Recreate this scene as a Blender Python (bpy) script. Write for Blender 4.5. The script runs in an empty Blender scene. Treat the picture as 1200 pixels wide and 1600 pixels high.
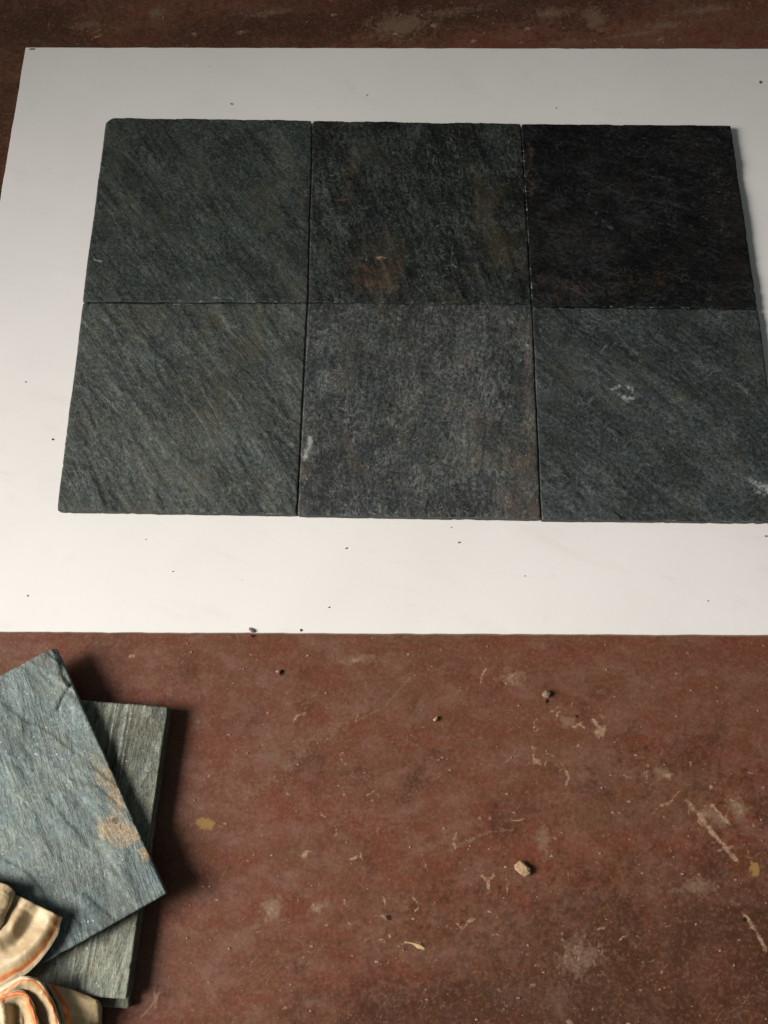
import bpy, bmesh, math, random
import numpy as np

# ------------------------------------------------------------------ camera, world, lights
scene = bpy.context.scene
C = scene.collection
CAM_LOC = (0.4088, -0.4152, 1.1979)
CAM_ROT = tuple(math.radians(a) for a in (19.495, -0.381, 0.532))
F_PX = 1563.4
cam_data = bpy.data.cameras.new('camera')
cam = bpy.data.objects.new('camera', cam_data)
C.objects.link(cam)
cam.location = CAM_LOC
cam.rotation_euler = CAM_ROT
cam_data.sensor_fit = 'VERTICAL'
cam_data.sensor_height = 36.0
cam_data.lens = 36.0 * F_PX / 1600.0
cam_data.clip_start = 0.01
cam_data.clip_end = 100.0
scene.camera = cam

world = bpy.data.worlds.new('World')
scene.world = world
world.use_nodes = True
bg = world.node_tree.nodes['Background']
bg.inputs['Color'].default_value = (0.90, 1.0, 0.98, 1)
bg.inputs['Strength'].default_value = 0.10

def area_lamp(name, loc, aim, size_x, size_y, watts, colour):
    d = bpy.data.lights.new(name, 'AREA')
    d.shape = 'RECTANGLE'
    d.size, d.size_y, d.energy, d.color = size_x, size_y, watts, colour
    o = bpy.data.objects.new(name, d)
    C.objects.link(o)
    o.location = loc
    v = np.array(aim, float) - np.array(loc, float)
    from mathutils import Vector
    o.rotation_euler = Vector(v).to_track_quat('-Z', 'Y').to_euler()
    return o

# daylight from one opening, far to the left and a little behind the photographer
key = area_lamp('window_light', (-2.6, -1.0, 1.9), (0.12, -0.64, 0.0), 2.1, 1.8, 31.5, (1.0, 0.95, 0.905))
key.data.spread = math.radians(44)      # beam narrowed to weaken the light towards the far side

vs = scene.view_settings
vs.view_transform = 'Standard'
vs.look = 'None'
vs.exposure = 0.0
vs.gamma = 1.0
vs.use_curve_mapping = False

# ------------------------------------------------------------------ helpers
FLOOR_Z = -0.010          # the board's upper face is z = 0
TILE_T = 0.012

def rot3(rx, ry, rz):
    c, s = math.cos, math.sin
    X = np.array([[1, 0, 0], [0, c(rx), -s(rx)], [0, s(rx), c(rx)]])
    Y = np.array([[c(ry), 0, s(ry)], [0, 1, 0], [-s(ry), 0, c(ry)]])
    Z = np.array([[c(rz), -s(rz), 0], [s(rz), c(rz), 0], [0, 0, 1]])
    return Z @ Y @ X
RC = rot3(*CAM_ROT)

def spot(px, py, z):
    """survey: point on the level z that was measured at photograph position px, py"""
    d = RC @ np.array([(px - 600) / F_PX, -(py - 800) / F_PX, -1.0])
    t = (z - CAM_LOC[2]) / d[2]
    return np.array(CAM_LOC) + t * d

def _hash(ix, iy, seed):
    h = (ix.astype(np.int64) * 374761393 + iy.astype(np.int64) * 668265263 + int(seed) * 1274126177) & 0xFFFFFFFF
    h = ((h ^ (h >> 13)) * 1274126177) & 0xFFFFFFFF
    h = h ^ (h >> 16)
    return (h & 0xFFFF) / 65535.0

def vnoise(x, y, seed=0):
    x = np.asarray(x, float); y = np.asarray(y, float)
    ix = np.floor(x); iy = np.floor(y)
    fx = x - ix; fy = y - iy
    fx = fx * fx * fx * (fx * (fx * 6 - 15) + 10); fy = fy * fy * fy * (fy * (fy * 6 - 15) + 10)
    a = _hash(ix, iy, seed); b = _hash(ix + 1, iy, seed)
    c = _hash(ix, iy + 1, seed); d = _hash(ix + 1, iy + 1, seed)
    return (a * (1 - fx) + b * fx) * (1 - fy) + (c * (1 - fx) + d * fx) * fy

def fbm(x, y, seed=0, octaves=4):
    s = np.zeros(np.broadcast(np.asarray(x), np.asarray(y)).shape); a = 0.5; tot = 0
    for o in range(octaves):
        s = s + a * vnoise(np.asarray(x) * 2 ** o + o * 17.3, np.asarray(y) * 2 ** o - o * 9.1, seed + o)
        tot += a; a *= 0.5
    return s / tot

def sstep(a, b, x):
    t = np.clip((x - a) / (b - a), 0, 1)
    return t * t * (3 - 2 * t)

def seg_dist(x, y, poly):
    best = np.full(np.shape(x), 1e9)
    for (x0, y0), (x1, y1) in zip(poly[:-1], poly[1:]):
        dx, dy = x1 - x0, y1 - y0
        t = np.clip(((x - x0) * dx + (y - y0) * dy) / (dx * dx + dy * dy + 1e-12), 0, 1)
        best = np.minimum(best, np.hypot(x - x0 - t * dx, y - y0 - t * dy))
    return best

def tag(o, label=None, cat=None, group=None, kind=None):
    if label: o['label'] = label
    if cat: o['category'] = cat
    if group: o['group'] = group
    if kind: o['kind'] = kind
    return o

def mesh_obj(name, verts, faces, mat, parent=None, smooth=True, attrs=None, origin=None):
    v = np.asarray(verts, float)
    if origin is not None:
        v = v - np.asarray(origin)
    me = bpy.data.meshes.new(name)
    me.from_pydata(v.tolist(), [], faces)
    if smooth:
        me.polygons.foreach_set('use_smooth', np.ones(len(me.polygons), bool))
    for k, a in (attrs or {}).items():
        at = me.attributes.new(k, 'FLOAT', 'POINT')
        at.data.foreach_set('value', np.asarray(a, np.float32).ravel())
    me.materials.append(mat)
    me.update()
    o = bpy.data.objects.new(name, me)
    C.objects.link(o)
    if origin is not None:
        o.location = origin
    if parent:
        o.parent = parent
    return o

# ------------------------------------------------------------------ node helpers
class NT:
    def __init__(self, name):
        self.mat = bpy.data.materials.new(name)
        self.mat.use_nodes = True
        self.t = self.mat.node_tree
        self.bsdf = self.t.nodes['Principled BSDF']
    def n(self, kind, **kw):
        nd = self.t.nodes.new(kind)
        for k, v in kw.items():
            setattr(nd, k, v)
        return nd
    def link(self, a, b): self.t.links.new(a, b)
    def put(self, sock, v):
        if hasattr(v, 'default_value') and hasattr(v, 'is_output'):
            self.link(v, sock)
        else:
            sock.default_value = v
    def coord(self):
        return self.n('ShaderNodeTexCoord').outputs['Object']
    def mapping(self, vec, loc=(0, 0, 0), rot=(0, 0, 0), scale=(1, 1, 1)):
        m = self.n('ShaderNodeMapping')
        self.link(vec, m.inputs['Vector'])
        m.inputs['Location'].default_value = loc
        m.inputs['Rotation'].default_value = rot
        m.inputs['Scale'].default_value = scale
        return m.outputs['Vector']
    def stretch(self, vec, deg, scale, loc=(0, 0, 0)):
        """turn first, then stretch, so that streaks run at an angle"""
        return self.mapping(self.mapping(vec, loc=loc, rot=(0, 0, math.radians(deg))), scale=scale)
    def noise(self, vec, scale, detail=4, rough=0.55, dist=0.0):
        m = self.n('ShaderNodeTexNoise')
        self.link(vec, m.inputs['Vector'])
        m.inputs['Scale'].default_value = scale
        m.inputs['Detail'].default_value = detail
        m.inputs['Roughness'].default_value = rough
        m.inputs['Distortion'].default_value = dist
        return m.outputs['Fac']
    def math(self, op, a, b=0.0, c=0.0, clamp=False):
        m = self.n('ShaderNodeMath', operation=op, use_clamp=clamp)
        self.put(m.inputs[0], a); self.put(m.inputs[1], b); self.put(m.inputs[2], c)
        return m.outputs[0]
    def ramp(self, v, a, b, o0=0.0, o1=1.0):
        m = self.n('ShaderNodeMapRange', interpolation_type='SMOOTHSTEP')
        self.put(m.inputs['Value'], v)
        m.inputs['From Min'].default_value = a; m.inputs['From Max'].default_value = b
        m.inputs['To Min'].default_value = o0; m.inputs['To Max'].default_value = o1
        return m.outputs['Result']
    def mix(self, fac, a, b):
        m = self.n('ShaderNodeMix', data_type='RGBA')
        self.put(m.inputs[0], fac)
        for s, v in ((m.inputs[6], a), (m.inputs[7], b)):
            if isinstance(v, tuple):
                s.default_value = (*v, 1) if len(v) == 3 else v
            else:
                self.link(v, s)
        return m.outputs[2]
    def attr(self, name):
        a = self.n('ShaderNodeAttribute', attribute_name=name)
        return a.outputs['Fac']
    def ridge(self, vec, scale, width, detail=2, dist=0.6):
        """thin crooked lines: 1 on the line"""
        f = self.noise(vec, scale, detail, 0.5, dist)
        d = self.math('ABSOLUTE', self.math('SUBTRACT', f, 0.5))
        return self.ramp(d, 0.0, width, 1.0, 0.0)
    def bump(self, h, strength, distance, prev=None):
        b = self.n('ShaderNodeBump')
        b.inputs['Strength'].default_value = strength
        b.inputs['Distance'].default_value = distance
        self.link(h, b.inputs['Height'])
        if prev is not None:
            self.link(prev, b.inputs['Normal'])
        return b.outputs['Normal']

def slate_material(name, dark, mid, light, warm, seed, streak_deg, warm_amt=0.5, fibre=0.5, rough=0.55, contrast=1.0, spec=0.35, streak=1.0):
    m = NT(name)
    co = m.mapping(m.coord(), loc=(seed * 1.37, seed * 0.71, seed * 0.3))
    st = m.stretch(co, -streak_deg, (4.5, 0.9, 1.0))
    big = m.noise(co, 9, 5, 0.6, 0.5)
    band = m.noise(st, 8, 6, 0.62, 0.6)
    grain = m.noise(co, 210, 6, 0.80, 0.5)
    sgrain = m.noise(st, 80, 6, 0.78, 0.5)
    v = m.math('MULTIPLY_ADD', band, 0.30 * streak, m.math('MULTIPLY', big, 0.24))
    v = m.math('MULTIPLY_ADD', grain, 1.40 - 0.24 - 0.62 * streak, v)
    v = m.math('MULTIPLY_ADD', sgrain, 0.32 * streak, v)         # mean 0.70
    c = m.mix(m.ramp(v, 0.70 - 0.115 / contrast, 0.70 + 0.02), dark, mid)
    c = m.mix(m.ramp(v, 0.70 - 0.02, 0.70 + 0.125 / contrast), c, light)
    wn = m.noise(m.mapping(co, loc=(4, 2, 1), scale=(1.0, 0.6, 1)), 14, 5, 0.65, 0.8)
    c = m.mix(m.math('MULTIPLY', m.ramp(wn, 0.48, 0.72), warm_amt), c, warm)
    # cool green and blue tints drifting over the cleft face
    gn = m.noise(m.mapping(co, loc=(9, 5, 2)), 24, 5, 0.7, 0.5)
    tint = m.mix(m.ramp(gn, 0.35, 0.65), (0.86, 1.02, 1.03), (1.06, 1.03, 0.80))
    tm = m.n('ShaderNodeMix', data_type='RGBA', blend_type='MULTIPLY')
    tm.inputs[0].default_value = 0.6
    m.link(c, tm.inputs[6]); m.link(tint, tm.inputs[7]); c = tm.outputs[2]
    # mineral fibres and scratches
    r1 = m.ridge(m.stretch(co, -streak_deg + 18, (1.9, 0.7, 1)), 34, 0.022, 3, 1.4)
    r2 = m.ridge(m.stretch(co, -streak_deg - 22, (2.0, 0.8, 1), (3, 8, 0)), 52, 0.026, 3, 1.2)
    gate = m.ramp(m.noise(m.mapping(co, loc=(7, 7, 7)), 26, 4, 0.7), 0.42, 0.62)
    r3 = m.ridge(m.mapping(co, loc=(1, 3, 5)), 95, 0.030, 2, 1.6)
    r1 = m.math('MAXIMUM', r1, m.math('MULTIPLY', r3, 0.3))
    r4 = m.ridge(m.stretch(co, -streak_deg + 8, (1.5, 0.7, 1), (6, 2, 0)), 15, 0.0065, 5, 1.8)
    r5 = m.ridge(m.stretch(co, -streak_deg - 35, (1.5, 0.8, 1), (2, 7, 0)), 21, 0.0075, 5, 1.5)
    vein = m.math('MULTIPLY', m.math('MAXIMUM', r4, r5), m.ramp(m.noise(m.mapping(co, loc=(5, 1, 8)), 17, 5, 0.75), 0.46, 0.62))
    fib = m.math('MULTIPLY', m.math('MAXIMUM', r1, r2), gate)
    c = m.mix(m.math('MULTIPLY', fib, fibre), c, tuple(min(1, x * 2.0 + 0.003) for x in light))
    c = m.mix(m.math('MULTIPLY', vein, min(1.0, fibre * 1.3)), c, tuple(min(1, x * 2.6 + 0.004) for x in light))
    # little pits and pale crystals
    vo = m.n('ShaderNodeTexVoronoi'); vo.inputs['Scale'].default_value = 210
    m.link(co, vo.inputs['Vector'])
    pick = m.noise(m.mapping(co, loc=(1, 9, 3)), 130, 1, 0.5)
    pale = m.math('MULTIPLY', m.ramp(vo.outputs['Distance'], 0.12, 0.30, 1, 0), m.ramp(pick, 0.62, 0.68))
    c = m.mix(m.math('MULTIPLY', pale, 0.55), c, tuple(min(1, x * 2.3 + 0.01) for x in light))
    pit = m.math('MULTIPLY', m.ramp(vo.outputs['Distance'], 0.10, 0.32, 1, 0), m.ramp(pick, 0.36, 0.40, 1, 0))
    c = m.mix(m.math('MULTIPLY', pit, 0.65), c, tuple(x * 0.35 for x in dark))
    # surveyed patches (ragged edges from noise)
    rag = m.math('SUBTRACT', m.math('MULTIPLY_ADD', m.noise(co, 70, 5, 0.8), 0.6, m.math('MULTIPLY', m.noise(co, 330, 4, 0.75), 0.4)), 0.5)
    def patch(attr_name, col, c, lo=0.42, hi=0.60, amount=1.0):
        f = m.math('MULTIPLY_ADD', rag, 3.2, m.attr(attr_name))
        f = m.math('MULTIPLY', m.ramp(f, lo, hi), m.ramp(m.attr(attr_name), 0.0, 0.30))
        return m.mix(m.math('MULTIPLY', f, amount), c, col), f
    c, _ = patch('rust', (0.13, 0.075, 0.042), c, 0.25, 0.95, 0.6)
    c, fp = patch('pale', (0.34, 0.355, 0.345), c, 0.40, 0.90, 0.85)
    c, _ = patch('ochre', m.mix(m.ramp(grain, 0.38, 0.62), (0.26, 0.16, 0.075), (0.42, 0.33, 0.20)), c, 0.35, 0.95, 0.85)
    c, _ = patch('dark', (0.008, 0.009, 0.010), c, 0.40, 0.70, 0.85)
    # sawn sides are duller
    c = m.mix(m.math('MULTIPLY', m.attr('side'), 0.6), c, tuple(x * 0.9 for x in mid))
    m.link(c, m.bsdf.inputs['Base Color'])
    m.bsdf.inputs['Specular IOR Level'].default_value = spec
    m.link(m.ramp(v, 0.45, 0.95, rough - 0.14, rough + 0.08), m.bsdf.inputs['Roughness'])
    b = m.bump(v, 0.9, 0.0022)
    b = m.bump(band, 0.6 * streak, 0.0040, b)
    b = m.bump(m.noise(co, 420, 3, 0.6), 0.35, 0.0006, b)
    b = m.bump(pit, 0.4, 0.0005, b)
    m.link(b, m.bsdf.inputs['Normal'])
    return m.mat

# ------------------------------------------------------------------ floor
def floor_material():
    m = NT('red_oxide_floor')
    co = m.coord()
    st = m.stretch(co, 8, (0.6, 1.7, 1))
    big = m.noise(st, 9, 6, 0.7, 0.4)
    c = m.mix(m.ramp(big, 0.34, 0.66), (0.130, 0.038, 0.021), (0.116, 0.050, 0.027))
    med = m.noise(m.mapping(co, loc=(3, 1, 0), scale=(0.8, 1.3, 1)), 30, 7, 0.75, 0.3)
    c = m.mix(m.ramp(med, 0.42, 0.72), c, (0.158, 0.074, 0.050))
    c = m.mix(m.ramp(m.noise(m.mapping(co, loc=(5, 9, 0)), 17, 7, 0.75, 0.4), 0.52, 0.70, 0, 0.7), c, (0.050, 0.019, 0.010))
    gr = m.math('MULTIPLY_ADD', m.math('SUBTRACT', m.noise(m.mapping(co, loc=(2, 4, 0)), 9, 6, 0.7, 0.8), 0.5), 1.6, m.attr('deep_brown'))
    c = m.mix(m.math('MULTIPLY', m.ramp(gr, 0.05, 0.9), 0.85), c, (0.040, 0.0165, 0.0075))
    c = m.mix(m.ramp(m.noise(m.mapping(co, loc=(8, 2, 0)), 26, 6, 0.7, 0.6), 0.55, 0.76, 0, 0.5), c, (0.15, 0.098, 0.064))
    grain = m.noise(co, 260, 4, 0.7)
    c = m.mix(m.ramp(grain, 0.45, 0.75, 0, 0.40), c, (0.24, 0.125, 0.075))
    c = m.mix(m.ramp(grain, 0.30, 0.46, 0.35, 0), c, (0.055, 0.020, 0.012))
    # hair scratches
    r1 = m.ridge(m.stretch(co, 50, (2.4, 0.7, 1)), 13, 0.0035, 2, 1.0)
    r2 = m.ridge(m.stretch(co, -30, (0.6, 2.4, 1), (2, 6, 0)), 17, 0.004, 2, 1.0)
    g = m.ramp(m.noise(m.mapping(co, loc=(6, 6, 6)), 16, 4, 0.7), 0.52, 0.66)
    scr = m.math('MULTIPLY', m.math('MAXIMUM', r1, r2), g)
    c = m.mix(m.math('MULTIPLY', scr, 0.5), c, (0.34, 0.21, 0.15))
    # scattered tiny drops of plaster
    for sc_, thr, amt, lo, off in ((95, 0.68, 0.6, 0.24, (1, 9, 3)), (230, 0.64, 0.45, 0.30, (4, 1, 6))):
        vo = m.n('ShaderNodeTexVoronoi'); vo.inputs['Scale'].default_value = sc_
        m.link(m.mapping(co, loc=off), vo.inputs['Vector'])
        pick = m.noise(m.mapping(co, loc=off), sc_ * 0.55, 1, 0.5)
        d = m.math('MULTIPLY_ADD', m.math('SUBTRACT', m.noise(co, sc_ * 5, 2), 0.5), 0.25, vo.outputs['Distance'])
        f = m.math('MULTIPLY', m.ramp(d, lo * 0.4, lo, 1, 0), m.ramp(pick, thr, thr + 0.05))
        c = m.mix(m.math('MULTIPLY', f, amt), c, (0.30, 0.20, 0.135))
    rag = m.math('SUBTRACT', m.math('MULTIPLY_ADD', m.noise(co, 55, 5, 0.8, 0.6), 0.5, m.math('MULTIPLY', m.noise(co, 260, 4, 0.75), 0.5)), 0.5)
    for an, col, k, lo, hi, amt in (('smear', (0.22, 0.145, 0.095), 2.4, 0.30, 1.05, 0.6),
                                    ('tan', m.mix(m.ramp(grain, 0.35, 0.65), (0.20, 0.115, 0.07), (0.37, 0.245, 0.155)), 1.4, 0.34, 0.80, 0.88),
                                    ('mustard', (0.28, 0.165, 0.05), 0.7, 0.36, 0.70, 0.85),
                                    ('hole', (0.02, 0.008, 0.005), 0.4, 0.40, 0.60, 0.95)):
        a = m.attr(an)
        f = m.math('MULTIPLY', m.ramp(m.math('MULTIPLY_ADD', rag, k, a), lo, hi), m.ramp(a, 0.02, 0.10))
        c = m.mix(m.math('MULTIPLY', f, amt), c, col)
    m.link(c, m.bsdf.inputs['Base Color'])
    m.bsdf.inputs['Specular IOR Level'].default_value = 0.28
    m.link(m.ramp(med, 0.3, 0.75, 0.36, 0.58), m.bsdf.inputs['Roughness'])
    b = m.bump(m.noise(co, 60, 5, 0.6), 0.25, 0.0012)
    b = m.bump(grain, 0.35, 0.0006, b)
    m.link(b, m.bsdf.inputs['Normal'])
    return m.mat

def axis(parts):
    out = []
    for a, b, step in parts:
        n = max(1, int(round((b - a) / step)))
        out += list(np.linspace(a, b, n, endpoint=False))
    out.append(parts[-1][1])
    return np.array(out)

def build_floor():
    xs = axis([(-3, -0.22, 0.2), (-0.22, 1.04, 0.002), (1.04, 4, 0.2)])
    ys = axis([(-3, -0.62, 0.2), (-0.62, -0.13, 0.002), (-0.13, 0.72, 0.05), (0.72, 0.90, 0.003), (0.90, 4, 0.2)])
    X, Y = np.meshgrid(xs, ys)
    nx, ny = len(xs), len(ys)
    wob = 0.0016 * (fbm(X * 60, Y * 60, 5, 3) - 0.5)
    wx = X + wob; wy = Y + 0.0016 * (fbm(X * 60, Y * 60, 9, 3) - 0.5)
    F = {k: np.zeros_like(X) for k in ('smear', 'tan', 'mustard', 'hole', 'deep_brown')}
    PX = 0.00071            # metres per photograph pixel on the near floor
    def line(kind, pts, wpx, amt=1.0):
        poly = [tuple(spot(a, b, FLOOR_Z)[:2]) for a, b in pts]
        d = seg_dist(wx, wy, poly)
        wpx = wpx * (0.25 + 1.7 * fbm(X * 210, Y * 210, len(pts) * 7 + int(pts[0][0]), 3))
        F[kind][:] = np.maximum(F[kind], amt * np.clip(1 - d / (wpx * PX), 0, 1))
    def blob(kind, x, y, rx, ry, ang=0, amt=1.0):
        p = spot(x, y, FLOOR_Z); a = math.radians(ang)
        dx, dy = wx - p[0], wy - p[1]
        u = (dx * math.cos(a) + dy * math.sin(a)) / (rx * PX)
        v = (-dx * math.sin(a) + dy * math.cos(a)) / (ry * PX)
        F[kind][:] = np.maximum(F[kind], amt * np.clip(1.3 - 0.8 * np.hypot(u, v) * (0.35 + 1.3 * fbm(X * 190, Y * 190, int(x) % 97, 3)), 0, 1))
    line('tan', [(1073, 1252), (1090, 1272), (1108, 1294), (1130, 1320), (1149, 1343)], 6.5)
    blob('tan', 1100, 1272, 7, 10, 40, 0.62)
    line('tan', [(1112, 1257), (1126, 1274), (1141, 1288)], 5.5, 0.9)
    blob('smear', 1116, 1276, 22, 12, -40, 0.9)
    line('tan', [(1161, 1429), (1170, 1438), (1184, 1462), (1197, 1484)], 5.5)
    blob('hole', 1164, 1437, 4, 4)
    blob('smear', 1152, 1262, 24, 15, -52, 1.0); blob('tan', 1151, 1258, 18, 9, -55, 0.62)
    line('tan', [(1163, 1268), (1176, 1282), (1178, 1291)], 3.2, 0.8)
    blob('mustard', 1179, 1357, 8, 9)
    blob('mustard', 320, 1287, 16, 8, 0, 0.9)
    line('tan', [(928, 1126), (936, 1138), (943, 1150)], 5.5); blob('tan', 939, 1143, 8, 10, -60, 0.9)
    line('tan', [(850, 1176), (866, 1182), (876, 1192), (884, 1202)], 3.5, 0.8)
    line('tan', [(885, 1204), (888, 1215), (884, 1226)], 5, 0.8)
    blob('tan', 838, 1190, 8, 5, 20, 0.8)
    line('mustard', [(872, 1207), (880, 1200), (888, 1208)], 3, 0.7)
    blob('smear', 1035, 1208, 18, 10, -40, 0.9); blob('tan', 1042, 1212, 9, 6, 0, 0.7)
    blob('smear', 850, 1312, 10, 24, 5, 1.0)
    blob('smear', 425, 1415, 22, 14, 60, 1.0); blob('tan', 424, 1421, 9, 6, 40, 0.6)
    blob('tan', 475, 1335, 7, 9, 0, 0.75); blob('tan', 491, 1420, 8, 7, 0, 0.55)
    line('tan', [(644, 1402), (652, 1408), (654, 1418), (648, 1424)], 3.5, 0.8)
    line('tan', [(712, 1442), (724, 1452), (738, 1432)], 3.5, 0.8)
    blob('smear', 496, 1420, 14, 8, 30, 0.9)
    blob('tan', 800, 1058, 14, 12, 30, 0.55); blob('smear', 800, 1058, 26, 16, 20, 0.85)
    blob('smear', 885, 1128, 14, 9, -30, 1.0)
    blob('smear', 905, 1495, 46, 26, 20, 0.85)
    for k in range(9):
        r = random.Random(50 + k); x = 870 + k * 9; y = 1488 + r.uniform(-14, 14)
        line('tan', [(x, y - 14), (x + r.uniform(-6, 10), y + 2), (x + r.uniform(2, 14), y + 14)], 2.6, 0.62)
    line('tan', [(1000, 1540), (1020, 1530), (1040, 1545)], 3, 0.6)
    line('smear', [(700, 1330), (760, 1300), (800, 1296)], 5, 0.8)
    line('smear', [(390, 1240), (440, 1210), (480, 1160), (540, 1130)], 34, 0.55)
    line('smear', [(560, 1125), (600, 1105), (640, 1060)], 5, 0.7)
    blob('smear', 560, 1030, 40, 10, 5, 0.85); blob('tan', 556, 1033, 10, 4, 20, 0.6)
    blob('smear', 1085, 1385, 34, 18, 10, 0.8)
    blob('tan', 205, 1025, 7, 5, 0, 0.85)
    for (x, y, r_) in ((680, 1127, 3.2), (856, 1095, 3.5), (902, 1120, 3), (609, 1434, 4.2), (441, 1052, 4.5), (397, 992, 5)):
        blob('hole', x, y, r_, r_)
    rr = random.Random(4)
    for k in range(120):
        x = rr.uniform(280, 1200); y = rr.uniform(1010, 1600)
        s = rr.choice([1.6, 2, 2, 2.5, 3, 4])
        blob('tan', x, y, s * rr.uniform(0.8, 1.7), s, rr.uniform(0, 180), rr.uniform(0.40, 0.75))
    for k in range(70):      # small curled scuffs and dried drips, gathered in loose clusters
        cx, cy = rr.choice([(900, 1180), (1050, 1250), (720, 1400), (1000, 1480), (560, 1330), (840, 1080), (460, 1180), (1120, 1330)])
        x, y = rr.gauss(cx, 75), rr.gauss(cy, 55)
        if x < 300 or y < 1010: continue
        t = rr.uniform(0, 6.28); L = rr.uniform(4, 15); q = t + rr.uniform(-1.2, 1.2)
        p1 = (x + L * math.cos(t), y + L * math.sin(t))
        line('tan', [(x, y), p1, (p1[0] + L * 0.7 * math.cos(q), p1[1] + L * 0.7 * math.sin(q))], rr.choice([2.4, 3, 3.6, 5]), rr.uniform(0.55, 0.9))
    # far side of the board: cloudy plaster smears
    for (x, y, rx, ry, am) in ((625, 40, 50, 26, 1.0), (930, 30, 22, 30, 0.95), (245, 20, 12, 10, 0.9), (380, 50, 10, 5, 1.0), (700, 20, 60, 12, 0.8),
                               (860, 20, 40, 10, 0.9), (1040, 40, 40, 8, 0.85), (1100, 15, 60, 10, 0.8), (420, 20, 50, 8, 0.8), (130, 40, 40, 10, 0.7), (980, 55, 60, 6, 0.7)):
        blob('smear', x, y, rx * 1.35, ry * 1.35, 10, am)
    for k in range(60):
        x = rr.uniform(0, 1200); y = rr.uniform(0, 70); s = rr.choice([2, 3, 4, 6])
        blob('tan', x, y, s * rr.uniform(1, 2), s * 0.8, rr.uniform(-30, 40), rr.uniform(0.4, 0.75))
    # broad patches of darker brown at the near right, far side and left
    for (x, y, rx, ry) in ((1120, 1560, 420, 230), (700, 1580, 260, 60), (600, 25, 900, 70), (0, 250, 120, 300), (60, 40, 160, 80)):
        blob('deep_brown', x, y, rx, ry, 8, 0.75)
    Z = np.full_like(X, FLOOR_Z)
    V = np.stack([X, Y, Z], -1).reshape(-1, 3)
    i = (np.arange(ny - 1)[:, None] * nx + np.arange(nx - 1)[None, :]).ravel()
    faces = np.stack([i, i + 1, i + nx + 1, i + nx], 1).tolist()
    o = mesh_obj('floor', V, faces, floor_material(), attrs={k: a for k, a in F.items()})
    return tag(o, kind='structure')

floor = build_floor()

# ------------------------------------------------------------------ white board
def board_material():
    m = NT('white_laminate')
    co = m.coord()
    c = m.mix(m.ramp(m.noise(co, 5, 4, 0.6), 0.3, 0.7), (0.75, 0.73, 0.70), (0.785, 0.762, 0.733))
    c = m.mix(m.ramp(m.noise(m.mapping(co, loc=(3, 3, 3)), 30, 5, 0.7), 0.55, 0.80, 0, 0.22), c, (0.56, 0.53, 0.48))
    sm = m.noise(m.stretch(co, 20, (0.5, 2.0, 1), (1, 4, 0)), 9, 7, 0.75, 0.5)
    c = m.mix(m.ramp(sm, 0.52, 0.75, 0, 0.16), c, (0.52, 0.44, 0.37))
    hs = m.math('MULTIPLY', m.ridge(m.stretch(co, 35, (0.5, 2.5, 1)), 7, 0.0022, 1, 0.3), m.ramp(m.noise(co, 11, 3), 0.55, 0.65))
    c = m.mix(m.math('MULTIPLY', hs, 0.25), c, (0.45, 0.40, 0.35))
    vo = m.n('ShaderNodeTexVoronoi'); vo.inputs['Scale'].default_value = 38
    m.link(co, vo.inputs['Vector'])
    pick = m.noise(co, 24, 1, 0.5)
    f = m.math('MULTIPLY', m.ramp(vo.outputs['Distance'], 0.02, 0.05, 1, 0), m.ramp(pick, 0.60, 0.64))
    c = m.mix(m.math('MULTIPLY', f, 0.6), c, (0.25, 0.22, 0.19))
    m.link(c, m.bsdf.inputs['Base Color'])
    m.bsdf.inputs['Roughness'].default_value = 0.42
    m.bsdf.inputs['Specular IOR Level'].default_value = 0.35
    m.link(m.bump(m.noise(co, 90, 3, 0.5), 0.06, 0.0008), m.bsdf.inputs['Normal'])
    return m.mat

def fibre_material():
    m = NT('brown_board_edge')
    co = m.coord()
    c = m.mix(m.ramp(m.noise(m.mapping(co, scale=(0.3, 0.3, 3)), 240, 4, 0.7), 0.3, 0.7), (0.28, 0.18, 0.115), (0.46, 0.33, 0.23))
    m.link(c, m.bsdf.inputs['Base Color'])
    m.bsdf.inputs['Roughness'].default_value = 0.85
    return m.mat

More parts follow.
